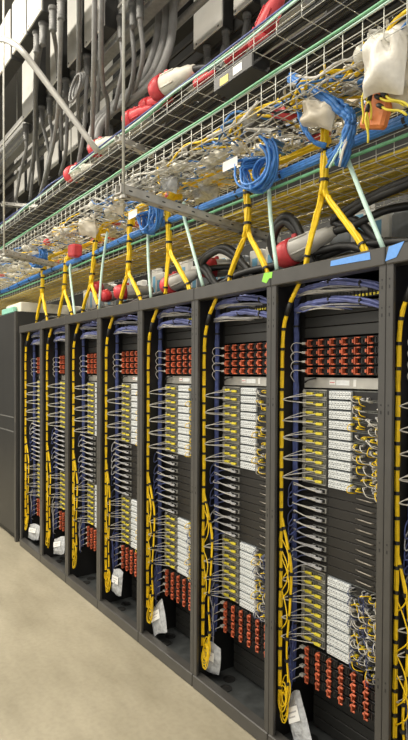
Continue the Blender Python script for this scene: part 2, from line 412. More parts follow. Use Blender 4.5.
Z_SRV1 = 1.628; Z_BLK = 1.200; Z_SRV2 = 0.816; Z_PSU1 = 1.688; Z_PSU2 = 0.291
SRV1 = [Z_SRV1-(k+1)*SP for k in range(10)]; BLK = [Z_BLK-(k+1)*0.0426 for k in range(9)]; SRV2 = [Z_SRV2-(k+1)*SP for k in range(8)]
PSU1 = [Z_PSU1+(3-k)*0.0413 for k in range(4)]; PSU2 = [Z_PSU2+(3-k)*0.0433 for k in range(4)]
for i in range(1, 9):
    for k in range(4): power_shelf(i, PSU1[k], k, 'upper'); power_shelf(i, PSU2[k], k, 'lower')
    for k in range(10): server(i, SRV1[k], k, 10, 'upper')
    for k in range(9): black_unit(i, BLK[k], k)
    for k in range(8): server(i, SRV2[k], k, 8, 'lower')
    r = tag(empty('management_unit', (bx(i)+EQX, E0, 1.632)), 'silver management unit with label strip under orange latches in ' + RACK[i], 'network unit', 'silver management units')
    inst(M_silver, 'body', r); inst(M_slab, 'label_strip', r, (-0.035, 0, 0)); inst(M_shook, 'cable_hook', r)
    r = tag(empty('patch_bay', (bx(i)+EQX, E0+0.01, 2.012)), 'patch panel with small yellow and white ports atop ' + RACK[i], 'patch panel', 'patch panels')
    inst(M_pp, 'panel', r)

# ------------------------------------------------------------------ cable bundles inside the racks
def bundle(b, pts, rad, n, r, m_, seed, sides=5, wob=0.25):
    """n strands round a centre path"""
    q = random.Random(seed)
    for k in range(n):
        a0 = 2*math.pi*k/n; rr = rad-r if k else 0.0
        if n > 3 and k == 0: rr = 0.0
        out = []
        for j, p in enumerate(pts):
            a = a0 + 0.12*j
            t = (pts[min(j+1, len(pts)-1)] - pts[max(j-1, 0)]).normalized()
            u = t.orthogonal().normalized() if abs(t.z) < 0.9 else (Vector((1, 0, 0)) - t*t.x).normalized()
            v = t.cross(u)
            out.append(p + (u*math.cos(a) + v*math.sin(a))*rr*(1+q.uniform(-wob, wob)))
        b.tube(out, r, sides, m_)
    return b
def tie_mesh(r, h=0.009, m_='tie'):
    vs_, fs2 = lathe([(-h/2, r*0.96), (-h/2, r), (h/2, r), (h/2, r*0.96)], 10, 'z')
    b = MB().quad_mesh(vs_, fs2, m_, False); b.box(r*0.9, r*1.25, -0.003, 0.003, -0.003, 0.003, m_)
    return b.mesh('cable_tie')
M_tie = tie_mesh(0.0112, 0.013); M_tieb = tie_mesh(0.0155); M_tieD = tie_mesh(0.021, 0.013)
def put_tie(me, parent, p, t, name='cable_tie', off=Vector((0, 0, 0))):
    o = inst(me, name, parent, p-off); o.rotation_mode = 'QUATERNION'; o.rotation_quaternion = Vector((0, 0, 1)).rotation_difference(t); return o
M_plug = MB().box(-0.002, 0.030, -0.0055, 0.0055, -0.006, 0.006, 'yellow_plug', 0.0015).tube([(0.0, 0, 0), (-0.022, 0, 0.0)], [0.0042, 0.0026], 6, 'yellow_plug').mesh('connector')
M_plugg = MB().box(-0.002, 0.030, -0.005, 0.005, -0.0055, 0.0055, 'lead_grey', 0.0015).tube([(0.0, 0, 0), (-0.024, 0, 0.0)], [0.005, 0.003], 6, 'lead_white').mesh('connector')
V = Vector
def interior_cables(i):
    c = bx(i); O = V((c, 0, 0)); q = random.Random(100+i); far = i <= 3
    j = lambda a: q.uniform(-a, a)
    # --- yellow harness
    r = tag(empty('yellow_fibre_harness', O), 'yellow fibre trunk with black ties running down inside %s' % RACK[i], 'cable bundle', 'yellow fibre trunks')
    zb = 0.22; X = -0.279; Y = 0.050
    pts = curve([V((-0.160, 0.075, 2.16)), V((-0.178, 0.055, 2.09)), V((-0.208, 0.052, 2.045)), V((-0.236, 0.05, 1.996)), V((X+0.009, Y, 1.90)), V((X, Y, 1.75)),
                 V((X+j(.002), Y, 1.45)), V((X+j(.002), Y, 1.1)), V((X+j(.002), Y, 0.8)), V((X-.001, Y, 0.5)), V((X-.001, Y, zb))], 6)
    bundle(MB(), pts, 0.0098, 6, 0.0046, 'yellow', i).build('fibre_bundle', r)
    lo = [p for p in pts if p.z < 1.95]
    MB().tube([V((-0.228, 0.0502, 2.010)), V((-0.241, 0.050, 1.985)), V((-0.254, 0.050, 1.953))], 0.0118, 8, 'tie').build('black_sleeve', r)
    for (p, t) in along(lo, 0.090): put_tie(M_tie, r, p, t)
    # branch bundle
    amp = q.uniform(0.6, 1.15)
    bp = curve([V((X+.004, Y+.002, 1.05)), V((X+0.04*amp, Y+.004, 0.93)), V((X+0.062*amp, Y+.006, 0.82)), V((X+0.05*amp, Y+.008, 0.64)), V((X+0.033*amp, Y+.008, 0.46)), V((X+0.045*amp, Y+.008, 0.32)), V((X+.04, Y+.004, 0.225))], 5)
    bundle(MB(), bp, 0.0075, 3, 0.0042, 'yellow', i+30).build('fibre_branch', r)
    for (p, t) in along(bp, 0.10): put_tie(M_tie, r, p, t)
    # slack loops at the foot
    for k in range(7 if not far else 5):
        cx_, cz_ = X+0.026+q.uniform(-.010, .012), 0.215+q.uniform(-.05, .08); ra, rb = q.uniform(.018, .030), q.uniform(.035, .07); yy = Y+q.uniform(-.012, .012)
        MB().tube([V((cx_+ra*math.cos(a*2*math.pi/14), yy+0.006*math.sin(a*2*math.pi/14), cz_+rb*math.sin(a*2*math.pi/14))) for a in range(14)], 0.0028, 5, 'yellow', closed=True).build('slack_loop', r)
    for k in range(4):
        zc = q.uniform(.50, .95)
        MB().tube(curve([V((X, Y, zc+.1)), V((X+.045+j(.012), Y-.01, zc+.04)), V((X+.055+j(.012), Y-.015, zc-.03)), V((X, Y, zc-.1))], 5), 0.0028, 5, 'yellow').build('slack_loop', r)
    # breakout leads to the servers: one fork for each pair of rows
    for grp in (SRV1, SRV2):
        for k in range(0, len(grp), 2):
            zm = (grp[k]+grp[k+1])/2 + 0.012 + q.uniform(-.006, .006); xs = X+0.006
            for z in (grp[k], grp[k+1]):
                ends = ((-0.224, z+0.021), (-0.167, z+0.016)); b = MB()
                for (xe, ze) in ends:
                    b.tube(curve([V((xs, Y-.002, zm)), V((xs+0.018, Y+.02+j(.004), zm+(ze-zm)*0.42+j(.002))), V((xe-0.024, E0-0.040, ze+(zm-ze)*.12+j(.002))), V((xe-0.004, E0-0.022, ze))], 4), 0.0019, 5, 'lead_white')
                ld = b.build('breakout_lead', r)
                for (xe, ze) in ends: inst(M_plug, 'connector', ld, (xe, E0-0.020, ze), 0.12)
    # --- blue harness
    r = tag(empty('blue_cable_harness', O), 'blue data cable trunk hanging left of the switches in %s' % RACK[i], 'cable bundle', 'blue cable trunks')
    X = -0.276; Y = 0.135
    pts = curve([V((-0.15, 0.115, 2.066)), V((-0.21, 0.12, 2.066)), V((-0.26, 0.13, 2.045)), V((X, Y, 1.98)), V((X, Y, 1.85)), V((X, Y, 1.58)), V((X+j(.002), Y, 1.22)), V((X+j(.003), Y, 0.86)), V((X+j(.003), Y, 0.5)), V((X, Y-.01, 0.28))], 6)
    bundle(MB(), pts, 0.0130, 8, 0.0046, 'blue_cable', i+60).build('cable_bundle', r)
    for (p, t) in along([p for p in pts if p.z < 2.0], 0.17): put_tie(M_tieb, r, p, t)
    for z in BLK:
        b = MB()
        for (xe, ze) in ((-0.195, z+0.023), (-0.160, z+0.018)):
            xs = X+.004+j(.004)
            b.tube(curve([V((xs, Y-.012, z+0.036+j(.008))), V((xs+0.022, 0.105+j(.01), z+0.041+j(.006))), V((xe-0.03, E0-0.045, ze+0.006)), V((xe, E0-0.03, ze))], 4), 0.0025, 5, q.choice(['lead_grey', 'lead_white']))
        if q.random() < 0.8:
            b.tube(curve([V((X, Y-.012, z+0.05)), V((X-.004+j(.004), 0.10, z+0.02)), V((X+.008, 0.09, z-0.02+j(.01))), V((-0.235, 0.12, z+0.01)), V((-0.198, E0-0.03, z+0.022))], 4), 0.003, 5, q.choice(['navy_cable', 'blue_cable', 'lead_grey']))
        ld = b.build('switch_lead', r)
        inst(M_plugg, 'connector', ld, (-0.193, E0-0.028, z+0.023), 0.12); inst(M_plugg, 'connector', ld, (-0.158, E0-0.028, z+0.018), 0.12)
    for z in PSU1+PSU2:
        up = z > 1
        b = MB().tube(curve([V((X, Y-.012, z-0.03 if up else z-0.05)), V((X-.004, 0.105, z+0.0 if up else z-0.03)), V((-0.268, 0.115, z+0.022 if up else z)), V((-0.247, E0-0.025, z+0.02))], 5), 0.0019, 5, 'lead_white')
        b.box(-0.256, -0.234, E0-0.028, E0-0.006, z+0.015, z+0.026, 'lead_white', 0.002).build('power_signal_lead', r)
    for k in range(5):
        xc, zc = X+.008+j(.008), 0.38+j(.10)
        MB().tube(curve([V((xc, Y-.02, zc+.12)), V((xc+j(.015), 0.095, zc+.05)), V((xc+j(.015)+.018, 0.095, zc-.02)), V((xc+.006, 0.10, zc-.1))], 4), 0.0036, 5, q.choice(['navy_cable', 'lead_grey', 'blue_cable'])).build('loose_tail', r)
    # --- patch cable arches
    for a, (z0, which) in enumerate(((2.062, 'upper'), (1.992, 'lower'))):
        r = tag(empty('patch_cable_arch', (c-0.02, 0.03, z0)), '%s arch of violet patch cables across the top of %s' % (which, RACK[i]), 'cable bundle', 'violet patch arches')
        cp = curve([V((-0.238, 0.085, -0.012)), V((-0.17, 0.075, 0.004)), V((-0.05, 0.07, 0.014)), V((0.06, 0.07, 0.008)), V((0.17, 0.08, -0.016)), V((0.235, 0.10, -0.04))], 5)
        bundle(MB(), cp, 0.015, 8, 0.0052, 'violet_cable', i*7+a).build('cable_bundle', r)
        put_tie(M_tieb, r, cp[11], (cp[12]-cp[10]).normalized()); put_tie(M_tieb, r, cp[18], (cp[19]-cp[17]).normalized())
        for k in range(7):
            x0 = q.uniform(-.22, -.10)
            MB().tube(curve([V((-0.235, 0.085, -0.015+j(.008))), V((x0, 0.06+j(.01), -0.012+j(.012))), V((x0+0.10, 0.06+j(.01), -0.012+j(.01))), V((x0+q.uniform(.16, .30), 0.11, -0.024+j(.008)))], 4), 0.0032, 5, q.choice(['lead_grey', 'lead_white', 'violet_cable', 'lead_grey'])).build('loose_lead', r)
for i in range(1, 9): interior_cables(i)

# ------------------------------------------------------------------ plastic pouches at the rack feet
def pouch(name, w_, h_, d_, seed, m_='bag', n=10):
    q = random.Random(seed); b = MB(); vs_, fs2 = [], []; ph = [q.uniform(0, 6) for _ in range(4)]
    for side in (-1, 1):
        for a in range(n+1):
            for c in range(n+1):
                u, v = a/n-0.5, c/n-0.5
                edge = max(0.0, (1-(2*u)**4)*(1-(2*v)**4))
                vs_.append((u*w_*(1-0.12*abs(v)*(1+0.5*math.sin(6*v+ph[1]))), side*d_*0.5*edge*(0.85+0.30*math.sin(7*u+ph[0])*math.cos(9*v+ph[1])+0.22*math.sin(15*u*v*2+11*u+ph[2])), v*h_*(1+0.10*math.sin(5*u+ph[3]))))
    for side in range(2):
        o = side*(n+1)**2
        for a in range(n):
            for c in range(n):
                f = (o+a*(n+1)+c, o+(a+1)*(n+1)+c, o+(a+1)*(n+1)+c+1, o+a*(n+1)+c+1)
                fs2.append(f if side == 0 else f[::-1])
    return b.quad_mesh(vs_, fs2, m_, True).build(name)
for (i, px, py, w_, h_, rot, lean) in ((7, 296, 720, 0.115, 0.20, -0.62, 0.3), (6, 208, 657, 0.17, 0.15, 0.0, 0.1), (5, 157, 619, 0.16, 0.18, -0.6, 0.25), (4, 116, 582, 0.12, 0.17, 0.0, 0.1), (2, 58, 546, 0.20, 0.14, -0.3, 0.2), (1, 33, 532, 0.22, 0.14, -0.1, 0.2)):
    p = P(px, py, 0.075); zc = 0.035+h_*0.5*math.cos(rot)+0.03
    r = tag(empty('plastic_pouch', (p.x, 0.085, 0.034)), 'clear plastic pouch of spare cable ends at the foot of %s' % RACK[i], 'plastic bag', 'pouches at rack feet')
    o = pouch('pouch', w_, h_, 0.035, i); o.parent = r; o.location = (0, 0, max(p.z-0.034, h_*0.45)); o.rotation_euler = (-lean, rot, 0.15)
    l = MB().box(-w_*0.32, w_*0.30, -0.021, -0.0195, -h_*0.05, h_*0.25, 'paper').box(-w_*0.24, w_*0.2, -0.0214, -0.0209, h_*0.13, h_*0.16, 'lead_grey').box(-w_*0.24, w_*0.1, -0.0214, -0.0209, h_*0.04, h_*0.07, 'lead_grey').build('paper_label', o)

# ------------------------------------------------------------------ closed cabinet at the end of the row
r = tag(empty('closed_cabinet', (-4.87, 0, 0)), 'tall closed black cabinet at the far left end of the row', 'cabinet')
CW = 0.55
MB().box(-CW, CW, 0.02, 1.05, 0.06, 2.31, 'cab_dark', 0.004).build('body', r)
MB().box(-CW, CW, 0.03, 1.0, 0.0, 0.06, 'rack_dark').build('plinth', r)
MB().box(-CW+0.01, CW-0.05, -0.004, 0.02, 0.07, 2.30, 'cab_dark', 0.003).build('door', r)
MB().box(CW-0.045, CW, -0.006, 0.02, 0.0, 2.31, 'rack_metal', 0.003).build('post', r)
b = MB()
for z in (1.095, 1.24): b.box(-CW+0.03, CW-0.06, -0.007, -0.004, z, z+0.012, 'cab_line')
b.build('trim_line', r)
MB().box(CW-0.012, CW-0.006, -0.008, -0.005, 1.20, 1.27, 'lever').build('latch', r)
o = MB().box(-0.5, 0.0, 0.0, 1.9, 0, 0.10, 'card', 0.006).build('cable_trough'); o.location = (-4.36, 0.06, 2.311); tag(o, 'cream trough lying front to back on top of the closed cabinet', 'trough')
o = MB().box(-0.5, -0.1, 0.0, 0.04, 0, 0.06, 'teal', 0.006).build('teal_strip'); o.location = (-4.36, 0.012, 2.311); tag(o, 'pale teal strip on the front top edge of the closed cabinet', 'strip')

# ------------------------------------------------------------------ tape
def quadtape(name, pts, m_, label, t=0.0012):
    n = len(pts); b = MB(); vs_ = [V(p) for p in pts] + [V(p)+V((0, -t, 0)) for p in pts]
    fs2 = [tuple(range(n)), tuple(range(n, 2*n))[::-1]] + [(k, (k+1) % n, n+(k+1) % n, n+k) for k in range(n)]
    o = b.quad_mesh(vs_, fs2, m_).build(name); tag(o, label, 'tape'); return o
quadtape('blue_tape', [(-0.252, -0.0065, 2.118), (-0.062, -0.0065, 2.113), (-0.066, -0.0065, 2.141), (-0.25, -0.0065, 2.138)], 'tape_blue', 'long strip of blue tape on top bar of the nearest full rack')
quadtape('blue_tape', [(0.002, -0.0065, 2.096), (0.047, -0.0065, 2.103), (0.078, -0.0065, 2.153), (0.016, -0.0065, 2.145)], 'tape_blue', 'slanted blue tape patch on the corner of the right edge rack')
quadtape('green_tape', [(-0.655, -0.0065, 2.112), (-0.625, -0.0065, 2.10), (-0.605, -0.0065, 2.12), (-0.59, -0.0065, 2.118), (-0.585, -0.0065, 2.145), (-0.64, -0.0065, 2.148)], 'tape_green', 'small scrap of lime green tape between two rack top bars')

# ------------------------------------------------------------------ wire mesh trays
X0, X1 = -9.0, 1.5
def mesh_tray(name, y0, y1, z0, hgt, label, step=0.10, nlong=6, m_='wire', rw=0.0019):
    r = tag(empty(name, (0, 0, z0)), label, 'cable tray')
    lw = MB().tube([(X0, 0, 0), (X1, 0, 0)], rw, 6, m_).mesh('long_wire')
    for k in range(nlong+1): inst(lw, 'long_wire', r, (0, y0+(y1-y0)*k/nlong, 0))
    for y in (y0, y1):
        for f in (0.33, 0.66, 1.0): inst(lw, 'long_wire', r, (0, y, hgt*f))
    cw = MB().tube([(0, y0-0.004, hgt), (0, y0-0.004, 0.0), (0, y0+0.004, -0.005), (0, y1-0.004, -0.005), (0, y1+0.004, 0.0), (0, y1+0.004, hgt)], rw, 6, m_).mesh('cross_wire')
    n = int((X1-X0)/step)
    for k in range(n+1): inst(cw, 'cross_wire', r, (X0+k*step, 0, 0))
    return r
YL0, YL1, ZL = 0.10, 0.58, 2.51
YM0, YM1, ZM = -0.15, 0.40, 2.785
YU0, YU1, ZU = 0.10, 0.52, 3.27
mesh_tray('wire_mesh_tray', YL0, YL1, ZL, 0.08, 'lowest wire mesh tray carrying yellow fibre just above the racks', 0.08, 7, rw=0.0017)
mesh_tray('wire_mesh_tray', YM0, YM1, ZM, 0.105, 'middle wire mesh tray with green cable along its front rail', 0.085, 13)
mesh_tray('wire_mesh_tray', YU0, YU1, ZU, 0.095, 'topmost wire mesh tray holding black power cables', 0.16, 4)

def row_cable(name, y, z, rad, m_, label, cat='cable', amp=0.012, seed=0, x0=X0, x1=X1, group=None, n=6, parent=None):
    q = random.Random(seed); pts = []; x = x0
    while x < x1:
        pts.append(V((x, y+q.uniform(-amp, amp), z+q.uniform(-amp, amp)*0.5))); x += q.uniform(0.3, 0.5)
    pts.append(V((x1, y, z)))
    o = MB().tube(curve(pts, 3), rad, n, m_).build(name, parent)
    if label: tag(o, label, cat, group)
    return o
row_cable('ground_cable', YM0-0.010, ZM+0.112, 0.0058, 'green_cable', 'green cable tied along front rail of middle tray', amp=0.006, seed=1)
row_cable('data_cable', YM0+0.012, ZM+0.120, 0.0045, 'mint', 'pale mint cable beside the green one on middle tray', amp=0.008, seed=2)
row_cable('data_cable', YU0-0.008, ZU+0.105, 0.006, 'blue_cable', 'thin blue cable along the front rail of topmost tray', amp=0.012, seed=3)
row_cable('ground_cable', YU0+0.008, ZU+0.092, 0.007, 'green_cable', 'green cable along the front rail of topmost tray', amp=0.012, seed=4)
row_cable('data_cable', YU0-0.006, ZU+0.078, 0.006, 'mint', 'pale mint cable below the blue one on topmost tray', amp=0.012, seed=5)
for k in range(9):
    row_cable('power_cable', YU0+0.035+k*0.045, ZU+0.027+0.014*(k % 2), 0.0175, 'black_cable', 'thick black power cable in the topmost tray, %s from the front' % ORD[k], amp=0.004, seed=20+k, group='black cables in topmost tray')
# blue bundle along the lowest tray
r = tag(empty('blue_row_bundle', (0, 0, 0)), 'thick blue cable bundle along the front of lowest tray', 'cable bundle')
pts = curve([V((x*0.7, YL0-0.02+0.008*math.sin(x*3.1), ZL+0.095+0.008*math.cos(x*2.3))) for x in range(-13, 3)], 4)
bundle(MB(), pts, 0.021, 9, 0.0075, 'azure', 5).build('cable_bundle', r)
for (p, t) in along(pts, 0.32): put_tie(M_tieD, r, p, t)
row_cable('ground_cable', YL0-0.022, ZL+0.045, 0.008, 'green_cable', 'dull green cable under the blue bundle of lowest tray', amp=0.006, seed=8)
# yellow fibre layer
b = MB(); q = random.Random(9)
for k in range(34):
    y = YL0+0.02+k*0.0132; x = X0; pts = []
    while x < X1: pts.append(V((x, y+q.uniform(-.008, .008), ZL+0.012+q.uniform(0, .012)))); x += q.uniform(.35, .6)
    b.tube(curve(pts, 2), 0.0068, 5, 'yellow_dull')
tag(b.build('yellow_fibre_layer'), 'dense layer of yellow fibre lying in the lowest tray', 'fibre', kind='stuff')
# loose cords on the middle tray
for (m_, n, lab, sd) in (('yellow', 30, 'loose yellow cords strewn along the middle tray', 1), ('azure', 26, 'loose blue cords strewn along the middle tray', 2), ('lead_white', 90, 'loose white cords strewn along the middle tray', 3), ('black_cable', 26, 'loose black cords strewn along the middle tray', 4)):
    b = MB(); q = random.Random(50+sd)
    for k in range(n*2+(n if m_ != 'black_cable' else 0)):
        x = q.uniform(-6.5, 1.2) if k < n*2 else q.uniform(-1.9, 0.5); y = q.uniform(YM0+0.03, YM1-0.03); L = q.uniform(.2, .6); z = ZM+0.012
        pts = [V((x+L*t_, min(YM1-0.02, max(YM0+0.02, y+q.uniform(-.12, .12))), z+q.uniform(0, .06))) for t_ in (0, .25, .5, .75, 1)]
        b.tube(curve(pts, 4), q.choice([.004, .005, .006, .008]), 5, m_)
    tag(b.build('loose_cords'), lab, 'cords', kind='stuff')

# ------------------------------------------------------------------ yellow drops, mint tubes
DT = {7: (325, 122), 6: (247, 190), 5: (167, 205), 4: (130, 222), 3: (96, 238), 2: (66, 262), 1: (43, 268)}
DS = {7: (323, 195), 6: (247, 232), 5: (169, 252), 4: (128, 272), 3: (91, 283), 2: (64, 290), 1: (42, 293)}
DL = {7: (305, 262), 6: (228, 280), 5: (165, 291), 4: (120, 302), 3: (82, 312), 2: (58, 319), 1: (36, 323)}
DR = {7: (367, 250), 6: (268, 272), 5: (190, 288), 4: (141, 299), 3: (99, 308), 2: (72, 315), 1: (47, 319)}
YD = 0.07
for i in DT:
    a, s_, l_, r_ = P(*DT[i], YD), P(*DS[i], YD), P(*DL[i], YD), P(*DR[i], YD)
    r = tag(empty('yellow_fibre_drop', s_), 'yellow forked fibre drop with black ties above %s' % RACK[i], 'cable bundle', 'yellow forked drops')
    top = [a-s_ + V((0.0, 0.10, 0.07)), a-s_ + V((0.0, 0.02, 0.04)), a-s_, (a-s_)*0.5 + V((0.004, 0, 0)), V((0, 0, 0))]
    tl = curve([a-s_ + V((0.0, 0.02, -0.02)), a-s_+V((0.01, 0.02, 0.05)), a-s_+V((0.07, 0.05, 0.10)), a-s_+V((0.20, 0.08, 0.11)), a-s_+V((0.42, 0.12, 0.13))], 5); bundle(MB(), tl, 0.017, 6, 0.007, 'yellow', i+390).build('tail', r)
    st = curve(top, 5); bundle(MB(), st, 0.019, 7, 0.0085, 'yellow', i+300).build('stem', r)
    for (e_, nm) in ((l_, 'left'), (r_, 'right')):
        d = e_-s_; cp = curve([V((0, 0, 0.05)), V((d.x*0.12, 0, -0.02)), V((d.x*0.45, 0, d.z*0.42)), V((d.x*0.85, 0, d.z*0.85)), V((d.x, 0, d.z-0.02))], 5)
        bundle(MB(), cp, 0.0145, 4, 0.0078, 'yellow', i+330).build('leg', r)
        put_tie(tie_mesh(0.017, 0.010), r, cp[-5], (cp[-4]-cp[-6]).normalized())
    for f in (0.12, 0.5, 0.95): p = st[int(10+(len(st)-12)*f)]; put_tie(M_tieD, r, p, V((0, 0, 1)))
MT = {7: (343, 146), 6: (269, 186), 5: (183, 212), 4: (148, 236), 3: (106, 240), 2: (70, 270)}
MBm = {7: (384, 250), 6: (277, 270), 5: (203, 286), 4: (151, 298), 3: (99, 309), 2: (75, 316)}
for i in MT:
    a, e_ = P(*MT[i], 0.06), P(*MBm[i], 0.035)
    mid = (a+e_)*0.5 + V((0.0, 0, 0.02))
    o = MB().tube(curve([a-e_+V((-.012, .015, .06)), a-e_, mid-e_+V((-0.012, 0, 0)), V((0, 0, 0.0))], 5), 0.0095, 8, 'mint').build('mint_tube'); o.location = e_
    tag(o, 'pale mint tube slanting down to %s' % RACK[i], 'tube', 'pale mint tubes')

# ------------------------------------------------------------------ blue coils
def coil(px, py, y, R1, R2, n, label, seed, tilt=0.0, rad=0.0058, gap=True):
    c = P(px, py, y); q = random.Random(seed)
    r = tag(empty('blue_cable_coil', c), label, 'cable coil', 'blue coils')
    for k in range(n):
        f = q.uniform(.74, 1.06); yy = q.uniform(-.03, .03); a0, a1 = math.radians(q.uniform(150, 172)), math.radians(q.uniform(395, 425))
        pts = [V((R1*f*math.cos(a0+(a1-a0)*t/16), yy+0.012*math.sin(t*.5+k), R2*(f-1)*0.35+R2*f*math.sin(a0+(a1-a0)*t/16))) for t in range(17)]
        pts = [pts[0]+V((.02, .10, .03))]+pts+[pts[-1]+V((-.03, .10, .01))]
        MB().tube(curve(pts, 2), rad, 6, 'azure').build('cable_loop', r)
    for k in range(4):
        f = q.uniform(.42, .55); MB().tube([V((R1*f*math.cos(a*math.pi/8), .03+.01*k, -R2*.15+R2*f*.8*math.sin(a*math.pi/8))) for a in range(16)], rad, 6, 'azure', closed=True).build('cable_loop', r)
    MB().box(-R1*0.98-0.09, -R1*0.98+0.02, -0.04, -0.038, R2*0.12, R2*0.12+0.045, 'paper').build('paper_tag', r)
    MB().box(-0.006, 0.006, -0.042, 0.042, -R2*1.10, -R2*0.85, 'azure', 0.004).build('strap', r)
coil(257, 164, -0.02, 0.115, 0.115, 13, 'large blue cable coil hanging above the second nearest full rack', 1)
coil(149, 216, 0.0, 0.10, 0.10, 10, 'blue cable coil hanging behind the galvanised strut above the racks', 2)
coil(38, 258, 0.0, 0.16, 0.08, 9, 'flattened blue cable coil hanging above the farthest open rack', 3)
# blue bundle dropping off the middle tray near the bag
r = tag(empty('blue_cable_hank', P(330, 95, 0.0)), 'blue cable hank sagging from the middle tray above nearest full rack', 'cable bundle')
o0 = r.location.copy()
bundle(MB(), [p-o0 for p in curve([P(292, 78, 0.02), P(318, 93, -0.03), P(338, 106, -0.02), P(350, 118, -0.02), P(347, 142, 0.0), P(340, 165, 0.02)], 5)], 0.026, 8, 0.0085, 'azure', 77).build('cable_bundle', r)
bundle(MB(), [p-o0 for p in curve([P(297, 100, 0.0), P(302, 122, -0.02), P(312, 140, 0.0), P(326, 146, 0.04)], 5)], 0.012, 4, 0.006, 'azure', 78).build('loose_tail', r)
b = MB(); q = random.Random(5)
for k in range(7):
    b.tube(curve([P(348, 122, -0.01)-o0, P(345+q.uniform(-4, 3), 140, -0.02)-o0, P(340+q.uniform(-14, 4), 160+q.uniform(-6, 10), -0.02)-o0], 4), 0.005, 5, q.choice(['lead_white', 'azure', 'lead_white', 'mint']))
b.build('cable_end', r)

# ------------------------------------------------------------------ bags and clutter on the middle tray
def bag_on_tray(px, py, y, w_, h_, d_, rot, label, m_, seed):
    o = pouch('plastic_bag', w_, h_, d_, seed, m_, 12); o.location = P(px, py, y); o.rotation_euler = (0.2, rot, 0.1); return tag(o, label, 'plastic bag')
bag_on_tray(319, 113, -0.02, 0.17, 0.11, 0.11, 0.45, 'cream bag slung under middle tray above nearest full rack', 'bag_cream', 31)
bag_on_tray(385, 62, -0.10, 0.16, 0.20, 0.12, 0.2, 'white crumpled bag hanging at the upper right edge', 'bag_white', 32)
bag_on_tray(402, 84, -0.02, 0.12, 0.14, 0.10, -0.2, 'cream crumpled bag beside the white one at right edge', 'bag_cream', 33)
bag_on_tray(205, 190, 0.25, 0.22, 0.14, 0.12, 0.1, 'frosted bag on the lowest tray left of the large blue coil', 'bag', 34)
bag_on_tray(170, 184, 0.0, 0.14, 0.09, 0.08, 0.3, 'frosted bag behind the galvanised strut', 'bag', 35)
bag_on_tray(88, 226, 0.0, 0.22, 0.15, 0.10, 0.2, 'cream bag slung above the fifth nearest full rack', 'bag_cream', 36)
bag_on_tray(60, 233, 0.1, 0.20, 0.12, 0.10, 0.1, 'pale bag slung above the sixth nearest full rack', 'bag_cream', 37)
bag_on_tray(117, 205, 0.0, 0.16, 0.11, 0.08, 0.3, 'small cream bag slung above the fourth nearest full rack', 'bag_cream', 38)
for (px, py, y, w_, h_, m_, lab, sd) in ((222, 133, 0.22, .16, .07, 'bag', 'frosted flat bag on middle tray above and left of large blue coil', 51), (264, 112, 0.22, .15, .07, 'bag_white', 'white flat bag on middle tray above the large blue coil', 52),
    (296, 97, 0.28, .14, .07, 'bag', 'frosted flat bag on middle tray left of the blue hank', 53), (347, 72, 0.20, .14, .07, 'bag_cream', 'cream flat bag on middle tray left of the white crumpled bag', 54), (242, 140, 0.30, .12, .06, 'bag_cream', 'cream flat bag on middle tray just left of large blue coil', 55)):
    bag_on_tray(px, py, y, w_, h_, .07, .2, lab, m_, sd).location.z = ZM+0.05
o = MB().box(-0.06, 0.06, -0.04, 0.04, -0.05, 0.05, 'plug_red', 0.012).build('red_lid'); o.location = P(75, 251, 0.045); o.rotation_euler.y = 0.1; tag(o, 'square red plastic lid hanging in front of lowest tray', 'lid')
o = MB().box(-0.055, 0.055, -0.02, 0.02, -0.07, 0.07, 'orange_card', 0.01).build('orange_pouch'); o.location = P(378, 108, -0.03); o.rotation_euler.y = 0.35; tag(o, 'orange pouch of black tipped plugs near the right edge', 'pouch')
# black tipped connectors
for k, (px, py, ang) in enumerate(((366, 78, .2), (364, 92, .3), (371, 88, .25), (369, 101, .3), (367, 112, .2), (380, 98, -.9), (382, 107, -.9), (386, 96, -.8))):
    r = tag(empty('tipped_connector', P(px, py, -0.075)), 'small yellow connector with black tip by the orange pouch', 'connector', 'black tipped connectors')
    vs_, fs2 = lathe([(0, .008), (.022, .008), (.024, .005), (.028, .004)], 8, 'z'); MB().quad_mesh(vs_, fs2, 'tie', True).build('tip', r)
    MB().tube(curve([(0, 0, 0), (0.0, 0, -0.03), (0.012, 0.01, -0.07), (0.01, 0.02, -0.10)], 4), 0.0042, 6, 'yellow_plug').build('boot', r)
    r.rotation_euler.y = ang
# small plugs / caps lying on the middle tray
q = random.Random(12); seen = {}
vs_, fs2 = lathe([(-.06, .012), (-.045, .020), (-.01, .022), (-.01, .028), (.03, .028), (.03, .022), (.05, .021)], 12, 'x'); M_gp = MB().quad_mesh(vs_, fs2, 'plug_grey', True).mesh('plug')
M_rp = MB().quad_mesh(vs_, fs2, 'plug_red', True).mesh('plug'); M_wp = MB().quad_mesh(vs_, fs2, 'plug_white', True).mesh('plug'); M_bp = MB().quad_mesh(vs_, fs2, 'azure', True).mesh('plug')
cnt = {}
for k in range(100):
    kind = q.choice(['grey', 'grey', 'red', 'white', 'white', 'white', 'blue'])
    me = {'grey': M_gp, 'red': M_rp, 'white': M_wp, 'blue': M_bp}[kind]
    x = -5.4+k*0.066; i = min(8, max(1, int(round((x+0.3)/0.6+7))))
    o = inst(me, 'inline_plug', None, (x, q.uniform(YM0+.05, YM1-.05), ZM+0.030), q.uniform(-1.2, 1.2)); cnt[(kind, i)] = cnt.get((kind, i), -1)+1; tag(o, '%s inline plug, %s from left, on tray above %s' % (kind, ORD[cnt[(kind, i)]], RACK[i]), 'plug', '%s inline plugs' % kind)

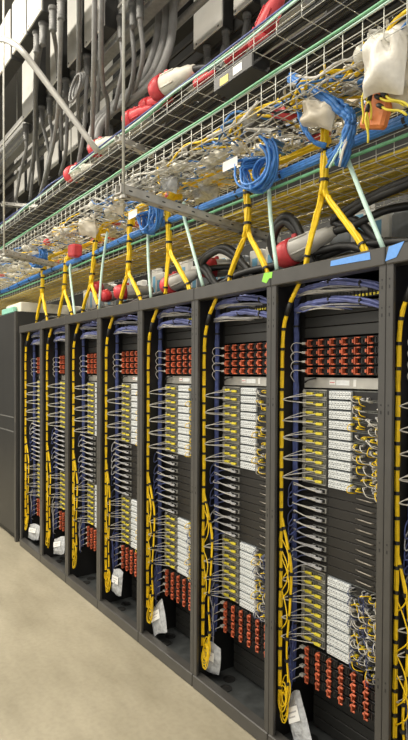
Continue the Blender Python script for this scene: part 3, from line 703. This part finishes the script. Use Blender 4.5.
# ------------------------------------------------------------------ industrial plugs
def big_plug(loc, direction, s, label, body='plug_grey', cap='plug_red', tail=None, group=None):
    r = tag(empty('industrial_plug', loc), label, 'plug', group)
    r.rotation_mode = 'QUATERNION'; r.rotation_quaternion = V((1, 0, 0)).rotation_difference(V(direction).normalized())
    S = lambda pr: [(p*s, q_*s) for p, q_ in pr]
    vs_, fs2 = lathe(S([(0.02, .062), (.03, .066), (.16, .058), (.19, .046), (.25, .040), (.26, .030), (.29, .028)]), 18); MB().quad_mesh(vs_, fs2, body, True).build('body', r)
    vs_, fs2 = lathe(S([(-.10, .022), (-.095, .046), (-.075, .064), (-.04, .074), (.02, .076), (.02, .06)]), 18); MB().quad_mesh(vs_, fs2, cap, True).build('cap', r)
    for k in range(5): b = MB(); a = k*2*math.pi/5; b.tube([(0.035*s, .066*s*math.cos(a), .066*s*math.sin(a)), (0.15*s, .062*s*math.cos(a), .062*s*math.sin(a))], 0.006*s, 5, body); b.build('grip_rib', r)
    MB().box(0.03*s, 0.06*s, -.02*s, .02*s, .06*s, .085*s, cap, .004).build('latch', r)
    if tail: MB().tube(curve([V((0.28*s, 0, 0))]+[V(t) for t in tail], 5), 0.022*s, 8, 'black_cable').build('cable', r)
    return r
# on the topmost tray
for (px, py, y, d, s, lab, body) in ((163, 87, 0.16, (1, .15, .0), 1.0, 'large red capped plug on the topmost tray left of centre', 'plug_white'),
    (132, 118, 0.13, (1, .2, .0), 0.75, 'smaller red capped plug below the large one on topmost tray', 'plug_red'),
    (149, 106, 0.2, (1, .3, .0), 0.75, 'red plug half hidden between two others on topmost tray', 'plug_red'),
    (98, 148, 0.14, (1, .2, .0), 0.85, 'red capped plug where the diagonal pipe meets topmost tray', 'plug_white'),
    (74, 174, 0.14, (1, .2, -.05), 0.95, 'round red cap on topmost tray, farthest of the red plugs', 'plug_white')):
    big_plug(P(px, py, y), d, s, lab, body, 'plug_red', [(0.38*s, .02, -.02), (0.5*s, .05, -.08)], 'red plugs on topmost tray')
big_plug(P(262, 36, 0.2), (.62, .05, .75), 0.8, 'long pink red plug leaning upright on topmost tray', 'plug_red', 'plug_red', None, 'red plugs on topmost tray')
big_plug(P(232, 56, 0.24), (1, .1, .1), 0.5, 'red plug lying behind blue cable on topmost tray', 'plug_red', 'plug_red', None, 'red plugs on topmost tray')
big_plug(P(200, 82, 0.22), (1, .1, .05), 0.45, 'small red plug right of the large capped one', 'plug_red', 'plug_red', None, 'red plugs on topmost tray')
# warning labels on a black box under the topmost tray
r = tag(empty('junction_box', P(235, 74, 0.11)), 'black junction box with two labels on topmost tray', 'junction box')
MB().box(-0.16, 0.16, -0.02, 0.10, -0.04, 0.035, 'psu_black', 0.006).build('housing', r)
MB().box(-0.10, -0.03, -0.0215, -0.0195, -0.028, 0.010, 'label_yellow').build('warning_label', r); MB().box(0.01, 0.08, -0.0215, -0.0195, -0.02, 0.02, 'paper').build('paper_label', r)
# on the rack tops
ZT = H
def top_plug(px, py, y, d, s, lab, tail=None):
    p = P(px, py, y); p.z = max(p.z, ZT+0.075*s); return big_plug(p, d, s, lab, 'plug_grey', 'plug_red', tail, 'red and grey plugs on rack tops')
top_plug(291, 252, 0.165, (1, .12, .22), 0.85, 'grey plug with red cap on top of the nearest full rack', [(.33, .03, .0), (.45, .1, .03), (.6, .22, .02)])
top_plug(98, 288, 0.14, (-.4, .8, .1), 0.65, 'round red socket end on top of the fifth nearest full rack')
top_plug(106, 296, 0.10, (-.5, .8, .1), 0.6, 'lower red socket end on top of the fifth nearest full rack')
top_plug(172, 284, 0.165, (1, .2, .2), 0.8, 'grey white plug on top of the third nearest full rack', [(.33, .03, .0), (.45, .1, -.02)])
top_plug(212, 268, 0.3, (.3, .8, .1), 0.8, 'red socket end on top of the second nearest full rack')
top_plug(124, 292, 0.2, (.3, .8, .1), 0.75, 'red socket end on top of the fourth nearest full rack')
# black cables over the rack tops
labs = ['front', 'second', 'third', 'fourth', 'rear']
for k in range(6):
    q = random.Random(200+k); pts = []; x = -4.2
    while x < 1.0: pts.append(V((x, 0.20+k*0.040+q.uniform(-.003, .003), H+0.020+q.uniform(0, .06+.02*(x > -1.6))))); x += q.uniform(.18, .38)
    o = MB().tube(curve(pts, 4), 0.0175, 8, 'black_cable').build('power_cable'); tag(o, 'thick black power cable over the rack tops, %s from the front' % ORD[k], 'cable', 'black cables on rack tops')
# looped black cable over the two nearest racks
for (n_, c, ra, rb, lab) in ((0, P(283, 243, 0.17), 0.075, 0.11, 'looped black cable standing on top of the nearest full rack'), (1, P(215, 262, 0.2), 0.14, 0.06, 'looped black cable on top of the second nearest full rack'), (2, P(395, 205, 0.25), 0.3, 0.07, 'looped black cable on top of the right edge rack')):
    r = tag(empty('cable_loop', (c.x, c.y, H)), lab, 'cable', 'looped black cables')
    for k in range(2):
        f = 1-0.25*k; zc = max(c.z-H, rb*f+0.02)
        MB().tube(curve([V((ra*2.4, .02+.05*k, .03)), V((ra*f, .0, zc+rb*f*0.8)), V((0, -.02, zc+rb*f)), V((-ra*f, -.01, zc+rb*.2)), V((-ra*f*.8, .01, zc-rb*.6*f)), V((ra*.2, .03, .03)), V((ra*2.2, .06, .025))], 6), 0.0185, 8, 'black_cable').build('cable_turn', r)
# boxes and cassettes standing at the rear of the rack tops
q = random.Random(31); cnt = {}
b0 = MB().box(-.06, .06, 0, .05, 0, .26, 'white_plastic', .006).mesh('case')
b1 = MB().box(-.03, .02, -.0015, .0005, .13, .22, 'sky_window').mesh('window_label'); b2 = MB().box(-.05, -.01, -.0015, .0005, .03, .09, 'port_frame').mesh('latch')
M_case2 = MB().box(-.07, .07, 0, .06, 0, .20, 'port_frame', .006).mesh('case')
for k in range(36):
    x = -4.15+k*0.145+q.uniform(-.02, .02); i = min(8, max(1, int(round((x+0.3)/0.6+7))))
    r = empty('fibre_cassette', (x, 0.70+q.uniform(-.04, .04), H)); r.rotation_euler.z = q.uniform(-.15, .15)
    kd = 'grey' if k % 3 == 2 else 'white'; cnt[(kd, i)] = cnt.get((kd, i), -1)+1; od = ORD[cnt[(kd, i)]]
    if k % 3 == 2:
        tag(r, 'grey upright cassette, %s from left, atop %s' % (od, RACK[i]), 'cassette', 'upright cassettes on rack tops'); inst(M_case2, 'case', r)
    else:
        tag(r, 'white cassette with blue label, %s from left, atop %s' % (od, RACK[i]), 'cassette', 'upright cassettes on rack tops'); inst(b0, 'case', r); inst(b1, 'window_label', r)
    inst(b2, 'latch', r); r.scale.z = q.uniform(1.35, 1.75)

# ------------------------------------------------------------------ struts and rods
def strut(a, e_, label):
    a, e_ = V(a), V(e_); d = e_-a; r = tag(empty('support_strut', a), label, 'strut', 'galvanised struts')
    L = d.length; b = MB().box(0, L, -.021, .021, -.021, -.017, 'galv').box(0, L, -.021, -.017, -.021, .021, 'galv').box(0, L, .017, .021, -.021, .021, 'galv').box(0, L, -.021, -.010, .018, .021, 'galv').box(0, L, .010, .021, .018, .021, 'galv')
    o = b.build('channel', r); b2_ = MB()
    for k in range(int(L/0.1)): b2_.box(.045+k*.1, .065+k*.1, -.0214, -.0205, -.003, .003, 'slot_dark').box(.04+k*.1, .07+k*.1, -.006, .006, -.0216, -.0205, 'slot_dark')
    b2_.build('slot', r)
    r.rotation_mode = 'QUATERNION'; r.rotation_quaternion = V((1, 0, 0)).rotation_difference(d.normalized())
def rod(x, y, z0, label, rad=0.007):
    r = tag(empty('threaded_rod', (x, y, z0)), label, 'rod', 'hanger rods')
    MB().tube([(0, 0, 0), (0, 0, CEIL-z0)], rad, 8, 'wire').build('shaft', r)
    vs_, fs2 = lathe([(0, .016), (.012, .016)], 6, 'z'); MB().quad_mesh(vs_, fs2, 'galv').build('nut', r)
a1 = P(118, 189, -0.56); e1 = P(278, 241, 0.62); strut(a1, e1, 'galvanised strut crossing under the lowest tray near picture centre')
rod(a1.x+0.012, a1.y+0.02, a1.z-0.04, 'pale hanger rod holding the central galvanised strut')
a2 = P(1, 252, -0.5); e2 = P(82, 272, 0.62); strut(a2, e2, 'galvanised strut crossing under the lowest tray at far left')
pr = P(4, 250, -0.5); rod(pr.x, pr.y, pr.z-0.04, 'pale hanger rod at the left picture edge')
pr = P(2, 204, 0.1); strut(pr, P(37, 207, 0.55), 'short pale strut supporting the topmost tray at far left')
strut(P(117, 138, -0.02), P(152, 155, 0.32), 'short galvanised strut under the topmost tray beside central rod')
for (px, py, y) in ((17, 120, 0.55), (71, 120, 0.55)):
    p = P(px, py, y); rod(p.x, p.y, ZU, 'thin hanger rod behind topmost tray %s the diagonal pipe' % ('left of' if px < 40 else 'beneath'), .006)
# diagonal light grey pipe
pq = P(-18, 36, -.52); pp = [V((pq.x-.75, pq.y, CEIL-.02)), V((pq.x-.74, pq.y, pq.z+.30)), V((pq.x-.62, pq.y, pq.z+.06)), pq, P(0, 39, -.50), P(11, 42, -.48), P(22, 51, -.44), P(40, 74, -.32), P(98, 152, .07)]
o = MB().tube(curve([p-pp[0] for p in pp], 5), 0.023, 10, 'pipe').build('bent_pipe'); o.location = pp[0]; tag(o, 'light grey bent pipe slanting down to the topmost tray', 'pipe')

# ------------------------------------------------------------------ overhead busways and tap-off boxes
ZB = 4.30
def ydepth(ratio, z): return CAM.y + (z-CAM.z)/ratio
YA, YB, YC = ydepth(1.90, ZB), ydepth(1.44, ZB), ydepth(1.03, ZB)
def tap_box(x0, x1, y, row, k, hh=0.95, rail=True):
    r = tag(empty('tap_off_box', ((x0+x1)/2, y, ZB)), 'white fronted tap-off box, %s row overhead, %s from the left' % (row, ORD[k]), 'electrical box', 'tap-off boxes')
    wd = (x1-x0)/2
    MB().box(-wd, wd, 0.012, 0.11, 0.0, hh, 'tap_dark', 0.004).build('body', r)
    MB().box(-wd+0.004, wd-0.004, 0.0, 0.012, 0.006, hh-0.006, 'tap_white', 0.003).build('cover', r)
    for s in (-1, 1): MB().box(s*wd*0.75-.006, s*wd*0.75+.006, -.003, 0, .02, .032, 'tap_dark').build('screw', r)
    return r
def boxes(row, y, spans):
    for k, (p0, p1, py) in enumerate(spans):
        a = P(p0, py, y).x; e_ = P(p1, py, y).x; tap_box(a, e_, y, row, k, 0.42 if row == 'front' else 0.95)
def line_py(ratio, px): return 372 - ratio*0.812*(px+191)
boxes('front', YA, [(-12, 10, 40), (12, 25.5, 40), (27, 41, 15)])
boxes('middle', YB, [(22, 35, 115), (50, 58, 80), (67, 81, 60), (84, 104, 40)])
boxes('rear', YC, [(14, 24, 185), (27, 38, 175), (44, 58, 155), (62, 79, 140), (90, 112, 120), (193, 222, 50), (233, 252, 8)])
def busway(y0, y1, z0, z1, label, m_='busway'):
    r = tag(empty('busway', (-4, y0, z0)), label, 'busway')
    MB().box(-5, 4, 0, y1-y0, 0, z1-z0, m_, .006).build('housing', r)
    b = MB()
    for f in (.12, .42, .72): b.box(-5, 4, -.012, 0, (z1-z0)*f, (z1-z0)*f+.02, 'galv' if m_ == 'busway' else 'rack_metal')
    b.build('rib', r)
    j_ = MB().box(-.06, .06, -.02, 0, -.01, z1-z0+.01, 'rack_metal', .004).mesh('joint_cover')
    for x in (-3.6, -2.1, -0.6, 0.9, 2.4): inst(j_, 'joint_cover', r, (x, 0, 0))
busway(YA+0.124, YA+0.18, ZB+0.12, ZB+0.30, 'dark rail behind the front row of overhead boxes', 'tap_dark')
busway(YB+0.124, YB+0.22, ZB-0.05, ZB+0.25, 'grey ribbed busway behind the middle row of overhead boxes')
busway(YC+0.124, YC+0.24, ZB-0.05, ZB+0.30, 'dark busway behind the rear row of overhead boxes', 'tap_dark')
# grey pipe lines behind
for k, (ra, lab) in enumerate(((1.22, 'upper grey conduit pipe running behind middle boxes'), (1.16, 'lower grey conduit pipe running behind middle boxes'))):
    yy = ydepth(ra, 4.35); o = MB().tube([(-9, 0, 0), (0.5, 0, 0)], .03, 10, 'busway').build('conduit_pipe'); o.location = (0, yy, 4.35); tag(o, lab, 'pipe')

# hanging flexible conduits
def gland_prof():
    pr = [(0, .034), (-.03, .034), (-.03, .026)]
    for k in range(8): pr += [(-.035-k*.018, .029), (-.044-k*.018, .023)]
    return pr
vs_, fs2 = lathe(gland_prof(), 10, 'z'); M_gland = MB().quad_mesh(vs_, fs2, 'gland_grey', True).mesh('gland')
YF = YA+0.06; YG = YB+0.06; YK = YC+0.06
HANG = [ # gland pixel (or None: hangs from above the frame), plane y, hose pixels
 ((37, 33), YF, [(36, 60), (35, 100), (34, 150), (28, 190)]), ((43, 24), YF, [(41, 45), (37, 75), (36, 130), (40, 185)]),
 ((53, 6), YF, [(54, 35), (57, 55), (60, 90), (62, 150)]), ((61, -7), YF, [(60, 60), (58, 110), (52, 150), (40, 195)]),
 ((79, -34), YF, [(79, 50), (78, 100), (80, 150)]), ((95, -60), YF, [(94, 60), (93, 110), (91, 160)]), ((103, -70), YF, [(101, 40), (103, 85), (108, 105), (106, 150)]),
 ((87, 55), YG, [(86, 95), (84, 130), (78, 165)]), ((121, 14), YG, [(121, 40), (123, 65), (119, 88), (114, 110)]), ((133, 2), YG, [(132, 30), (134, 60), (132, 82), (124, 108)]),
 ((50, 98), YG, [(50, 120), (52, 140), (44, 180)]), ((26, 128), YG, [(26, 150), (20, 175), (16, 200)]), ((66, 80), YG, [(67, 110), (66, 150), (60, 175)]),
 ((207, 46), YK, [(208, 60), (206, 72), (204, 82)]), ((226, 30), YK, [(224, 48), (221, 60), (216, 74)]), ((110, 122), YK, [(111, 130), (108, 138), (102, 148)]),
 ((247, 12), YK, [(247, 22), (244, 40), (240, 55)]), ((265, -2), YK, [(263, 15), (258, 30), (255, 45)]),
 
 ((100, 42), YG, [(100, 70), (98, 100), (96, 140)]), ((140, -6), YG, [(141, 30), (143, 55), (138, 80), (128, 105)]),
 ((36, 118), YG, [(35, 140), (33, 170), (30, 200)]), ((42, 108), YG, [(44, 130), (50, 160), (44, 185)]), 
 ((148, 82), YK, [(148, 90), (146, 98), (142, 106)]), ]
HANG.sort(key=lambda h_: h_[0][0])
for k, ((px, py), y, rest) in enumerate(HANG):
    n = len(rest); ye = 0.26+0.045*(k % 5) if y < .6 else 0.76+0.03*(k % 3)
    a = P(px, py, y); a.z = ZB+0.004
    pts = [V((0, 0, 0.0)), V((0, 0, -0.16))]
    for j_, (qx, qy) in enumerate(rest):
        yy = y+(ye-y)*((j_+1)/n)**1.5
        pts.append(P(qx, qy, yy)-a)
    r = tag(empty('flexible_conduit', a), 'grey flexible conduit hanging from an overhead box, %s from the left' % ORD[k], 'conduit', 'hanging flexible conduits')
    MB().tube(curve(pts, 6), 0.0175 if y < .6 else .024, 8, 'conduit').build('hose', r); inst(M_gland, 'gland', r, (0, 0, 0.0))
# thick cables sweeping left
for k, (lab, dx) in enumerate((('first thick grey cable sweeping left above the large red plug', 0), ('second thick grey cable sweeping left above the large red plug', 7), ('third thick grey cable sweeping left above the large red plug', 14))):
    pts = [P(160+dx, -12, .45), P(159+dx, 20, .45), P(155+dx, 48, .42), P(143+dx*.9, 78, .38), P(122+dx*.8, 98, .34), P(104+dx*.6, 112, .3), P(93+dx*.5, 128, .26), P(90+dx*.5, 150, .24)]
    o = MB().tube(curve([p-pts[0] for p in pts], 6), .030, 10, 'thick_grey').build('thick_cable'); o.location = pts[0]; tag(o, lab, 'cable', 'thick sweeping cables')
# coiled dark cable near the pipe
r = tag(empty('dark_cable_coil', P(75, 88, -.12)), 'small dark cable coil hanging right of the diagonal pipe', 'cable coil')
for k in range(3):
    MB().tube([V((.09*math.cos(a*math.pi/9)*(1-.12*k), .02*k+.02*math.sin(a*math.pi/9), .10*math.sin(a*math.pi/9)*(1-.1*k)+.02*k)) for a in range(18)], .009, 7, 'conduit', closed=True).build('cable_loop', r)
# dark ceiling beams
for k, (y, lab) in enumerate(((-0.9, 'dark ceiling beam above the aisle'), (1.6, 'dark ceiling beam behind the racks'), (3.2, 'dark ceiling beam near the back wall'))):
    o = MB().box(-12, 6, -.1, .1, 0, .25, 'tap_dark').build('trim_%d' % (k+1)); o.location = (0, y, CEIL-.25); struct(o, lab, 'beam')
